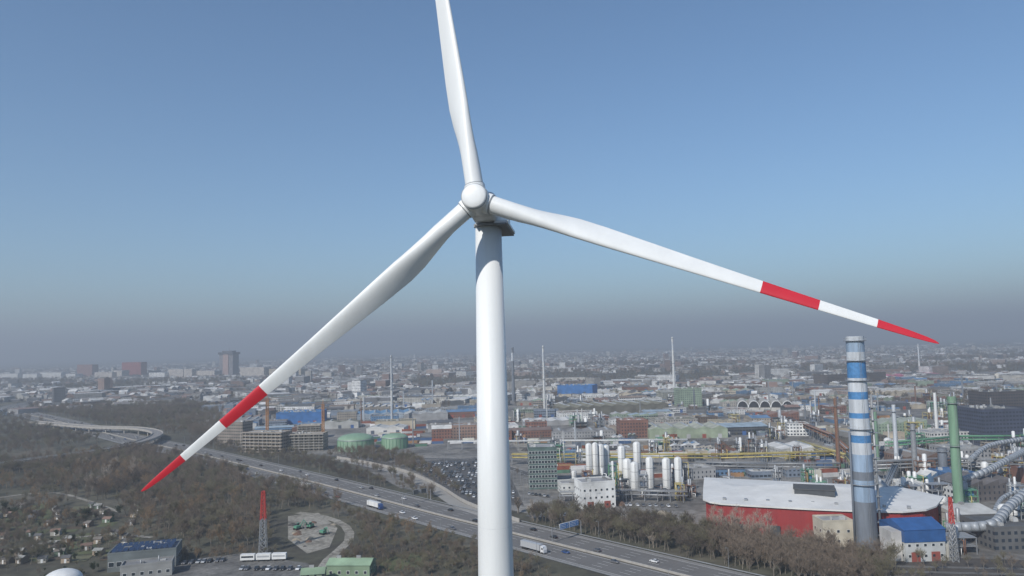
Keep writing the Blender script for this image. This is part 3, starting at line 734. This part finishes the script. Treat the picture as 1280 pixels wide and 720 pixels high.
def pts_in(poly,n,hs,mix,nr=0.0,thr=None):
    wp=wpoly(poly); xs=[q[0] for q in wp];ys=[q[1] for q in wp]; c=0; tr=0
    while c<n and tr<n*25:
        tr+=1; x=R(min(xs),max(xs));y=R(min(ys),max(ys))
        if not inpoly(x,y,wp) or not roadclear(x,y,nr) or not clear(x,y,0): continue
        if thr is not None and noise.noise(Vector((x*.02,y*.02,1)))<thr: continue
        k=int((noise.noise(Vector((x*.012,y*.012,5)))*.9+.5)*len(mix)+R(-1,1)); TREES[mix[max(0,min(len(mix)-1,k))]].append((x,y,R(*hs))); c+=1
pts_in([(-40,585),(150,566),(215,562),(330,598),(425,634),(430,650),(340,640),(335,690),(215,690),(150,640),(0,612),(-40,620)],1300,(7,15),[3,0,0,1,0,2,1,0],thr=-.35)
pts_in([(-40,612),(150,640),(215,690),(130,690),(-40,720)],360,(4,9),[0,1,2,3,5],thr=0.0)
pts_in([(90,590),(170,585),(200,615),(120,625)],90,(9,14),[2,4,2])
pts_in([(-40,640),(120,660),(130,730),(-40,730)],150,(2,5),[1,5,0])
pts_in([(430,640),(560,672),(700,720),(470,720),(420,700),(440,680)],380,(3,8),[0,1,0,1,2])
pts_in([(462,690),(600,690),(720,730),(600,750),(462,740)],380,(1.5,4),[1,0,2])
pts_in([(215,690),(335,688),(350,694),(300,698),(225,702)],60,(2,6),[1,0,2])
pts_in([(410,572),(430,560),(520,572),(560,605),(600,640),(560,636),(480,595)],340,(5,10),[0,1,0])
pts_in([(230,556),(280,548),(420,580),(600,648),(540,634),(380,592)],320,(5,9),[0,1,3])
pts_in([(640,640),(720,648),(860,668),(1010,690),(1130,712),(1100,740),(960,735),(850,705),(700,670)],520,(7,14),[0,0,1,3,4])
pts_in([(0,520),(200,500),(270,510),(280,552),(200,542),(100,530)],1300,(9,16),[0,0,1,3])
pts_in([(-60,530),(60,540),(130,552),(60,566),(-60,580)],450,(8,14),[0,0,1,3])
pts_in([(1000,692),(1300,705),(1300,740),(1100,745)],60,(4,9),[0,1])
for px,py in ((905,668),(915,672),(935,674),(948,676),(922,668),(895,664),(960,680)):
    q=P(px,py+6); TREES[4].append((q.x,q.y,R(15,20)))
for px in range(650,1290,10):
    q=P(px+R(-5,5),R(545,600))
    if clear(q.x,q.y,2) and roadclear(q.x,q.y): TREES[random.choice([0,1,5,0])].append((q.x,q.y,R(6,10)))
c=0
while c<12000:
    d=math.sqrt(R(1100**2,7000**2)) if c%2 else R(1200,4000)
    a=R(-.72,.72); x=d*math.sin(a); y=d*math.cos(a); nn=citynoise(x,y)
    if nn>-.08 and random.random()<.72: continue
    if d<2200 and (not clear(x,y,2) or not roadclear(x,y)): continue
    c+=1; s=R(9,15)*(1 if d<2500 else 1.3); TREES[random.choice([0,0,1,3,3])].append((x,y,s))
specs=[("leafless_woodland",1,BARK,TW1,.5,False),("leafless_woodland",2,BARK,TW2,.55,False),("leafless_woodland",3,BARK,TW3,.45,False),("leafless_woodland",4,M("bark_dark",(.10,.085,.07)),M("twigs_dark",(.125,.10,.08),.95,.3,.04),.6,False),("bare_birch_trees",5,TW4,TW4,.45,False),("evergreen_trees",6,BARK,EVG,.55,True)]
for i,(nm,sd,bk,tw,sp,lf) in enumerate(specs):
    if TREES[i]: scatter(nm,tree_mesh("bare_tree" if not lf else "evergreen_tree",sd,bk,tw,sp,8,lf),TREES[i])
# garden sheds
b=MB()
for _ in range(85):
    q=P(R(-30,175),R(632,705))
    if not roadclear(q.x,q.y,2) or not clear(q.x,q.y,4): continue
    OCC.append((q.x,q.y,3)); a=R(-.4,.4); w=R(3,5.5);d=R(3,5);h=R(2.1,2.6)
    k=len(b.v); col=random.choice([(.33,.26,.19,0),(.2,.14,.1,0),(.42,.40,.35,0),(.14,.19,.13,0),(.24,.2,.16,0)]); rc=random.choice([(.12,.11,.1,0),(.2,.13,.10,0),(.3,.3,.28,0),(.17,.15,.13,0),(.1,.1,.1,0)])
    b.box(0,0,0,w,d,h,FAC,col); b.gable(-.3,-.3,w+.3,d+.3,h+.01,1.1,FAC,col,FAC,rc,'x'); b.box(w*.4,-.05,0,w*.4+.9,.02,1.95,WHITE); b.box(w*.75,-.05,1,w*.75+.7,.02,1.7,GLASS)
    for i in range(k,len(b.v)):
        x,y,z=b.v[i]; b.v[i]=(q.x+x*math.cos(a)-y*math.sin(a),q.y+x*math.sin(a)+y*math.cos(a),z)
b.build("garden_sheds")
b=MB(); GP2=[OLG,M("bed_soil",(.10,.075,.05),.95,.3,.3),M("lawn_pale",(.13,.125,.07),.95,.3,.3)]
for _ in range(60):
    q=P(R(-30,175),R(636,705)); a=.2; w=R(5,12);d=R(5,12)
    if not roadclear(q.x,q.y,6): continue
    fr=Matrix.Translation((q.x,q.y,.06+_*.004))@Matrix.Rotation(a,4,'Z')
    b.face([fr@Vector(v) for v in ((0,0,0),(w,0,0),(w,d,0),(0,d,0))],random.choice(GP2))
b.build("garden_plots")
# ------------------------------------------------------------------ vehicles
def loft(b,secs,mat):
    for i in range(len(secs)-1):
        A,B=secs[i],secs[i+1]
        for k in range(len(A)):
            j=(k+1)%len(A); b.face((A[k],A[j],B[j],B[k]),mat)
    b.face(secs[0][::-1],mat); b.face(secs[-1],mat)
def car_mesh(name,paint):
    b=MB()
    prof=[(-2.15,.45,.78,.80),(-2.05,.28,.92,.86),(-1.2,.25,.98,.9),(.9,.25,.95,.9),(1.7,.27,.85,.88),(2.12,.32,.66,.78)]
    loft(b,[[(x,-w,z0),(x,w,z0),(x,w,z1-.12),(x,w*.93,z1),(x,-w*.93,z1),(x,-w,z1-.12)] for x,z0,z1,w in prof],paint)
    A=[(-1.75,.95,.80),(-1.25,1.40,.64),(.1,1.43,.64),(1.0,.94,.80)]
    pts=[[(x,-w,z),(x,w,z)] for x,z,w in A]
    for i in range(3):
        m=GLASS if i in (0,2) else paint
        b.face((pts[i][0],pts[i+1][0],pts[i+1][1],pts[i][1]),m)
    for s_ in (0,1):
        b.face([pts[i][s_] for i in range(4)] if s_==0 else [pts[i][s_] for i in (3,2,1,0)],GLASS)
        y=(-.83 if s_==0 else .83)
        b.tube((-.35,y*.99,.93),(-.35,y*.79,1.42),.05,.05,paint,4)
    for x in (-1.3,1.35):
        for s_ in (-1,1): b.tube((x,s_*.70,.33),(x,s_*.91,.33),.33,.33,RUB,12,True); b.tube((x,s_*.9,.33),(x,s_*.925,.33),.19,.19,STEEL,8,True)
    for s_ in (-1,1): b.box(2.02,s_*.6-.15,.5,2.14,s_*.6+.15,.64,WHITE); b.box(-2.17,s_*.62-.14,.6,-2.08,s_*.62+.14,.75,REDP)
    return b.build(name)
def truck_mesh(name,cab,box):
    b=MB()
    b.box(-8,-1.25,1.15,5.4,1.25,3.95,box,bottom=True); b.box(-8,-.5,.7,8,.5,1.1,DARK,bottom=True)
    loft(b,[[(5.9,-1.2,.6),(5.9,1.2,.6),(5.9,1.2,3.6),(5.9,-1.2,3.6)],[(7.6,-1.2,.5),(7.6,1.2,.5),(7.6,1.2,3.3),(7.6,-1.2,3.3)],[(8.1,-1.15,.5),(8.1,1.15,.5),(8.1,1.15,1.9),(8.1,-1.15,1.9)]],cab)
    b.face(((8.08,-1.05,1.95),(8.08,1.05,1.95),(7.66,1.05,3.1),(7.66,-1.05,3.1)),GLASS)
    for s_ in (-1,1): b.box(6.6,s_*1.2-.03,1.9,7.5,s_*1.2+.03,2.8,GLASS)
    for x in (-6.8,-5.5,-4.2,4.6,7):
        for s_ in (-1,1): b.tube((x,s_*.85,.5),(x,s_*1.22,.5),.5,.5,RUB,12,True)
    return b.build(name)
PC=[M("car_paint_"+n_,c,.3,.05,.1) for n_,c in (("white",(.7,.7,.7)),("black",(.02,.02,.022)),("silver",(.4,.41,.42)),("red",(.3,.03,.03)),("blue",(.03,.07,.2)),("grey",(.12,.12,.13)))]
base=[car_mesh("car",m) for m in PC]; tb=[truck_mesh("semi_truck",PC[4],WHITE),truck_mesh("semi_truck",PC[0],PC[2]),truck_mesh("semi_truck",PC[0],M("trailer_blue",(.08,.13,.24)))]
usedc=set()
def putv(src,pos,ang,key):
    if key not in usedc: o=src; usedc.add(key)
    else: o=bpy.data.objects.new(src.name.split('.')[0],src.data); scene.collection.objects.link(o)
    o.location=pos; o.rotation_euler=(0,0,ang)
s0=HW.L[HW.near(P(840,717))]; q=60
while q<s0+60:
    for s_ in (-1,1):
        if random.random()<.78:
            ln=random.choice([4.5,8.2,12,15.7]); p,t=HW.at(q+R(-12,12),s_*ln); p.z=.14
            ang=math.atan2(t.y,t.x)+(math.pi if s_>0 else 0)
            if random.random()<.08: p,_=HW.at(q,s_*15.7); p.z=.14; k=random.randrange(3); putv(tb[k],p,ang,('t',k))
            else: k=random.choice([0,0,1,1,1,2,2,3,4,5,5]); putv(base[k],p,ang,('c',k))
    q+=24
for k,o_ in enumerate(base):
    if ('c',k) not in usedc: p,t=HW.at(300+k*20,-8.2); p.z=.14; putv(o_,p,math.atan2(t.y,t.x),('c',k))
for k,o_ in enumerate(tb):
    if ('t',k) not in usedc: p,t=HW.at(500+k*70,-15.7); p.z=.14; putv(o_,p,math.atan2(t.y,t.x),('t',k))
PK=[[] for _ in range(4)]
wp=wpoly([(505,580),(598,575),(636,600),(645,625),(585,622),(545,598)])
o0=P(560,600)
for i in range(-14,20):
    for j in range(-40,40):
        x=o0.x+j*2.9;y=o0.y+i*(8.4)+(2.2 if i%2 else 0)
        if inpoly(x,y,wp) and random.random()<.6 and roadclear(x,y): PK[random.randrange(4)].append((x,y))
for (xa,ya,xb,yb,n_) in ((230,705,285,701,7),(300,712,380,712,9),(700,645,760,648,10),(1000,700,1030,702,5),(660,618,690,622,6),(780,632,850,634,9),(1100,690,1120,692,4)):
    A=P(xa,ya);B=P(xb,yb)
    for k in range(n_): q=A.lerp(B,k/n_+R(0,.4)/n_); PK[random.randrange(4)].append((q.x,q.y))
for k,lst in enumerate(PK):
    me=bpy.data.meshes.new("parked_cars"); v=[];f=[]
    for x,y in lst:
        n_=len(v); a=math.pi/2+R(-.05,.05)+math.pi/4; h=math.sqrt(.5)
        for i in range(4): v.append((x+h*math.cos(a+i*math.pi/2),y+h*math.sin(a+i*math.pi/2),.11))
        f.append((n_,n_+1,n_+2,n_+3))
    me.from_pydata(v,[],f); o=bpy.data.objects.new("parked_cars",me); scene.collection.objects.link(o)
    o.instance_type='FACES'; o.show_instancer_for_render=False
    ch=bpy.data.objects.new("car_body",base[[0,1,2,5][k]].data); scene.collection.objects.link(ch); ch.parent=o
A=P(303,702);B=P(362,700); e=B-A; a=math.atan2(e.y,e.x)
for k in range(3):
    p=A.lerp(B,(k+.35)/3); p.z=.1
    b=MB(); L=e.length/3-.8
    b.box(-L/2,-1.25,.8,L/2,1.25,3.4,WHITE,bottom=True); b.box(-L/2+.5,-1.29,1.9,L/2-.5,-1.24,2.7,GLASS if k==0 else PC[2])
    for x in (-L*.3,L*.3):
        for s_ in (-1,1): b.tube((x,s_*.9,.45),(x,s_*1.2,.45),.45,.45,RUB,10,True)
    b.build("white_trailer",p,a)
EX=M("excavator_green",(.10,.28,.18),.5)
for px,py in ((372,662),(388,660),(404,668)):
    p=P(px,py); b=MB()
    for s_ in (-1,1): b.box(-2,s_*1.1-.3,0,2,s_*1.1+.3,.9,RUB)
    b.box(-1.8,-1.2,1,1.6,1.2,2.2,EX,bottom=True); b.box(.2,.2,2.2,1.5,1.15,3.3,GLASS); b.box(.15,.15,3.3,1.55,1.2,3.42,EX)
    b.tube((1.4,-.4,1.8),(4,-.4,4.6),.3,.22,EX,5,True); b.tube((4,-.4,4.6),(6,-.4,2.2),.22,.16,EX,5,True); b.box(5.6,-.8,1.2,6.4,0,2.1,DARK,bottom=True)
    b.build("excavator",p+Vector((0,0,.07)),R(0,6))
# sign gantries
SB=M("sign_blue",(.03,.16,.42),.4,.05)
def gantry(px,py,side,panels,blue=True):
    s=HW.L[HW.near(P(px,py))]; b=MB(); p0,t=HW.at(s,side*.2); p1,_=HW.at(s,side*21.8); H=7.6
    for p in (p0,p1): b.tube(p,p+Vector((0,0,H)),.25,.2,STEEL,6)
    for z in (H-1.0,H): b.tube(p0+Vector((0,0,z)),p1+Vector((0,0,z)),.12,.12,STEEL,4)
    d=(p1-p0); L=d.length; d.normalize()
    for k in range(12):
        a_=p0+d*L*k/12; c_=p0+d*L*(k+1)/12; b.tube(a_+Vector((0,0,H-1.0 if k%2 else H)),c_+Vector((0,0,H if k%2 else H-1.0)),.06,.06,STEEL,3)
    fr=Matrix.Translation(p0)@Matrix.Rotation(math.atan2(d.y,d.x),4,'Z')
    for x0,x1 in panels:
        F1=WHITE if blue else STEEL; F2=SB if blue else DARK
        for ya,yb,yc,yd in ((-.35,-.2,-.4,-.345),(.2,.3,.295,.36)):
            b.box(x0,ya,H-1.9,x1,yb,H+1.0,F1,fr=fr,bottom=True); b.box(x0+.12,yc,H-1.78,x1-.12,yd,H+.88,F2,fr=fr,bottom=True)
        if blue:
            for r_ in range(3):
                for (u0,u1) in ((.5,x1-x0-2.2),(x1-x0-1.5,x1-x0-.6)):
                    b.box(x0+u0,-.42,H-1.4+r_*.75,x0+u1,-.39,H-1.2+r_*.75,WHITE,fr=fr,bottom=True)
    b.build("motorway_sign_gantry")
gantry(700,683,1,((5.5,12),(12.5,19.5))); gantry(506,634,1,((8,12),(14,18)),False)
b=MB()
for k in range(5):
    A=P(1000,706+k*6);B=P(1300,712+k*7)
    e=(B-A).normalized(); n_=Vector((-e.y,e.x,0))
    for s_ in (-.72,.72): b.tube(A+n_*s_+Vector((0,0,.2)),B+n_*s_+Vector((0,0,.2)),.08,.08,STEEL,4)
b.build("railway_tracks")
# ------------------------------------------------------------------ wind turbine
GEL=M("turbine_gelcoat_white",(.72,.73,.72),.42,.08,.35,streak=True); GRED=M("blade_red",(.52,.02,.035),.45,.08,.3); SEAM=M("seam_grey",(.25,.26,.27),.6)
v=ray(596,250); HUB=Vector((0,0,CAMH))+v*(96/v.y)
PSI=math.radians(8.5); TILT=math.radians(5)
ax=Vector((-math.sin(PSI)*math.cos(TILT),-math.cos(PSI)*math.cos(TILT),math.sin(TILT))).normalized()
e1=Vector((math.cos(PSI),-math.sin(PSI),0)); e2=ax.cross(e1)*-1
if e2.z<0: e2=-e2
T=HUB-ax*6.4+e1*.3; TX,TY=T.x,T.y; TZ=T.z-2.1
root=empty("wind_turbine",(TX,TY,0))
def tb_build(b,name):
    o=b.build(name); o.parent=root; o.matrix_parent_inverse=Matrix.Translation((-TX,-TY,0)); return o
b=MB(); prof=[]; zz=[0,24,48,76,TZ]
TR=lambda z: 1.80+(1-z/TZ)*1.45
for z in zz: prof.append((TR(z),z))
b.lathe(TX,TY,prof,GEL,64)
for z in zz[1:-1]: b.lathe(TX,TY,[(TR(z)+.002,z-.04),(TR(z)+.008,z),(TR(z)+.002,z+.04)],M("tower_joint",(.66,.67,.67)),64,cap=False)
b.box(TX-.5,TY-3.5,1,TX+.5,TY-3.2,3.2,STEEL)
tb_build(b,"tower")
b=MB(); b.lathe(TX,TY,[(1.79,TZ),(2.02,TZ+.05),(2.02,TZ+.3),(1.8,TZ+.35),(1.8,TZ+.75)],GEL,48); b.lathe(TX,TY,[(2.05,TZ+.31),(2.05,TZ+.38)],SEAM,48); tb_build(b,"yaw_ring")
back=-ax; side=e1; up=back.cross(side); 
if up.z<0: up=-up
b=MB(); secs=[]
for s,wd,ht,dz in ((-4.5,1.55,1.55,0),(-4.0,1.8,1.8,0),(-1.5,1.9,1.9,0),(3,1.95,1.95,0),(7,1.95,1.9,.05),(8.6,1.8,1.6,.2),(9.2,1.2,1.1,.3)):
    c=T+back*s+up*dz; sec=[]
    for k in range(36):
        a=2*math.pi*k/36; ca,sa=math.cos(a),math.sin(a); ex=.5
        sec.append(c+side*wd*math.copysign(abs(ca)**ex,ca)+up*ht*math.copysign(abs(sa)**ex,sa))
    secs.append(sec)
for i in range(len(secs)-1):
    for k in range(36):
        j=(k+1)%36; b.face((secs[i][k],secs[i][j],secs[i+1][j],secs[i+1][k]),GEL,sm=True)
b.face(secs[0],GEL); b.face(secs[-1],GEL)
def slab(s0,s1,w0,w1,z0,z1,mat):
    q=[T+back*s+side*w+up*z for s in (s0,s1) for w in (w0,w1) for z in (z0,z1)]
    for f in ((0,1,3,2),(4,6,7,5),(0,4,5,1),(2,3,7,6),(0,2,6,4),(1,5,7,3)): b.face([q[i] for i in f],mat)
slab(-2.2,5.0,-1.5,2.9,-2.3,-2.1,SEAM); slab(-2.0,4.6,1.2,3.1,-2.1,-1.75,GEL)
tb_build(b,"nacelle")
def lathe_ax(b,c,axis,prof,mat,n=48):
    u=axis.orthogonal().normalized(); w=axis.cross(u)
    rings=[[c+axis*s+(u*math.cos(2*math.pi*k/n)+w*math.sin(2*math.pi*k/n))*r for k in range(n)] for r,s in prof]
    for i in range(len(rings)-1):
        for k in range(n):
            j=(k+1)%n; b.face((rings[i][k],rings[i][j],rings[i+1][j],rings[i+1][k]),mat,sm=True)
    b.face(rings[-1],mat,sm=False)
b=MB(); lathe_ax(b,HUB,ax,[(1.4,-2.2),(1.75,-1.9),(1.85,-.6),(1.84,.5),(1.78,1.2),(1.70,1.65),(1.66,1.75)],GEL)
lathe_ax(b,HUB,ax,[(1.70,1.68),(1.72,1.75),(1.68,1.79)],SEAM)
lathe_ax(b,HUB,ax,[(1.64,1.75),(1.60,1.95),(1.40,2.08),(.8,2.16),(.2,2.18)],GEL)
tb_build(b,"hub_spinner")
RL=57.3
st=[(1.2,2.4,1.0,40),(3.0,2.35,1.0,40),(5,2.35,.92,39),(8,2.75,.64,37),(11,3.25,.45,35),(13.5,3.42,.36,32),(17,3.2,.31,28.5),(22,2.75,.27,25),(28,2.25,.24,21),(33,1.92,.22,18.5),(37.2,1.68,.21,17),(44.0,1.34,.19,15.5),(50.6,1.05,.18,14.5),(54,.83,.17,14),(56,.58,.17,13.5),(56.9,.35,.18,13.5),(57.3,.1,.2,13.5)]
dense=[]
for i in range(len(st)-1):
    k=max(1,int((st[i+1][0]-st[i][0])/1.2))
    for j in range(k):
        t=j/k; dense.append(tuple(st[i][q]*(1-t)+st[i+1][q]*t for q in range(4)))
dense.append(st[-1])
NS=32
for bi,ang in enumerate((-20.7,-139.9,98.6)):
    a=math.radians(ang); er=e1*math.cos(a)+e2*math.sin(a)
    le=e1*math.sin(a)-e2*math.cos(a)       # leading edge: clockwise seen from the front
    rings=[]
    for r,ch,tk,tw in dense:
        be=math.radians(tw); cdv=le*math.cos(be)+ax*math.sin(be); td=ax*math.cos(be)-le*math.sin(be)
        circ=max(0,min(1,(tk-.37)/.6)); circ=circ*circ*(3-2*circ); pa=.32+.18*circ
        pre=1.8*(r/RL)**2.2; c=HUB+er*r+ax*pre
        ring=[]
        for k in range(NS):
            th=2*math.pi*k/NS; xc=.5*(1+math.cos(th))
            yt=5*tk*(.2969*math.sqrt(max(xc,0))-.126*xc-.3516*xc**2+.2843*xc**3-.1036*xc**4)
            ya=yt if th<math.pi else -yt*.75
            yc=.5*math.sin(th)
            y=(ya*(1-circ)+yc*circ*min(1,tk+.05)); x=xc
            ring.append(c+cdv*ch*(pa-x)+td*ch*y)
        rings.append(ring)
    b=MB()
    for i in range(len(rings)-1):
        r=(dense[i][0]+dense[i+1][0])/2; m=GRED if (37.2<r<44.0 or r>50.6) else GEL
        for k in range(NS):
            j=(k+1)%NS; b.face((rings[i][k],rings[i][j],rings[i+1][j],rings[i+1][k]),m,sm=True)
    b.face(rings[-1],GRED)
    u=er.orthogonal().normalized(); w=er.cross(u)
    for (ra,sa_),(rb,sb) in (((1.36,1.2),(1.36,2.0)),((1.36,2.0),(1.2,2.05)),((1.26,2.05),(1.26,2.14))):
        for k in range(32):
            p0,p1=2*math.pi*k/32,2*math.pi*(k+1)/32
            f=lambda rr,ss,pp: HUB+er*ss+(u*math.cos(pp)+w*math.sin(pp))*rr
            b.face((f(ra,sa_,p0),f(ra,sa_,p1),f(rb,sb,p1),f(rb,sb,p0)),SEAM if sb>2.1 else GEL,sm=False)
    tb_build(b,"blade_%d"%(bi+1))
# ------------------------------------------------------------------ haze layer (real volume)
m=bpy.data.materials.new("haze"); m.use_nodes=True; n=m.node_tree.nodes; l=m.node_tree.links; n.clear()
o=n.new("ShaderNodeOutputMaterial"); s=n.new("ShaderNodeVolumeScatter"); s.inputs["Color"].default_value=(.88,.94,1,1); s.inputs["Density"].default_value=.00022; s.inputs["Anisotropy"].default_value=.1
ab=n.new("ShaderNodeVolumeAbsorption"); ab.inputs["Color"].default_value=(.25,.40,.58,1); ab.inputs["Density"].default_value=.00010
ad=n.new("ShaderNodeAddShader"); l.new(s.outputs[0],ad.inputs[0]); l.new(ab.outputs[0],ad.inputs[1]); l.new(ad.outputs[0],o.inputs["Volume"])
b=MB(); b.box(-30000,-3000,-8,30000,38000,480,m,bottom=True); b.build("haze_layer",weld=True)
# ------------------------------------------------------------------ light
EL=math.radians(38); AZ=math.radians(215)  # sun azimuth clockwise from +Y (view direction)
sdir=Vector((math.sin(AZ)*math.cos(EL),math.cos(AZ)*math.cos(EL),math.sin(EL)))
sl=bpy.data.lights.new("sun",'SUN'); sl.energy=4.5; sl.angle=math.radians(.55); sl.color=(1,.955,.89)
so=bpy.data.objects.new("sun",sl); scene.collection.objects.link(so); so.rotation_euler=sdir.to_track_quat('Z','Y').to_euler()
w=bpy.data.worlds.new("World"); scene.world=w; w.use_nodes=True; nt=w.node_tree
bg=nt.nodes["Background"]; sk=nt.nodes.new("ShaderNodeTexSky"); sk.sky_type='NISHITA'; sk.sun_disc=False
sk.sun_elevation=EL; sk.sun_rotation=AZ; sk.air_density=1.0; sk.dust_density=.4; sk.ozone_density=2.6
tn=nt.nodes.new("ShaderNodeVectorMath"); tn.operation='MULTIPLY'; tn.inputs[1].default_value=(.80,.98,1.08)
nt.links.new(sk.outputs[0],tn.inputs[0]); nt.links.new(tn.outputs[0],bg.inputs[0]); bg.inputs[1].default_value=.115
scene.view_settings.view_transform='Standard'; scene.view_settings.look='None'; scene.view_settings.exposure=0
print("objs",len(bpy.data.objects),"trees",[len(t) for t in TREES])
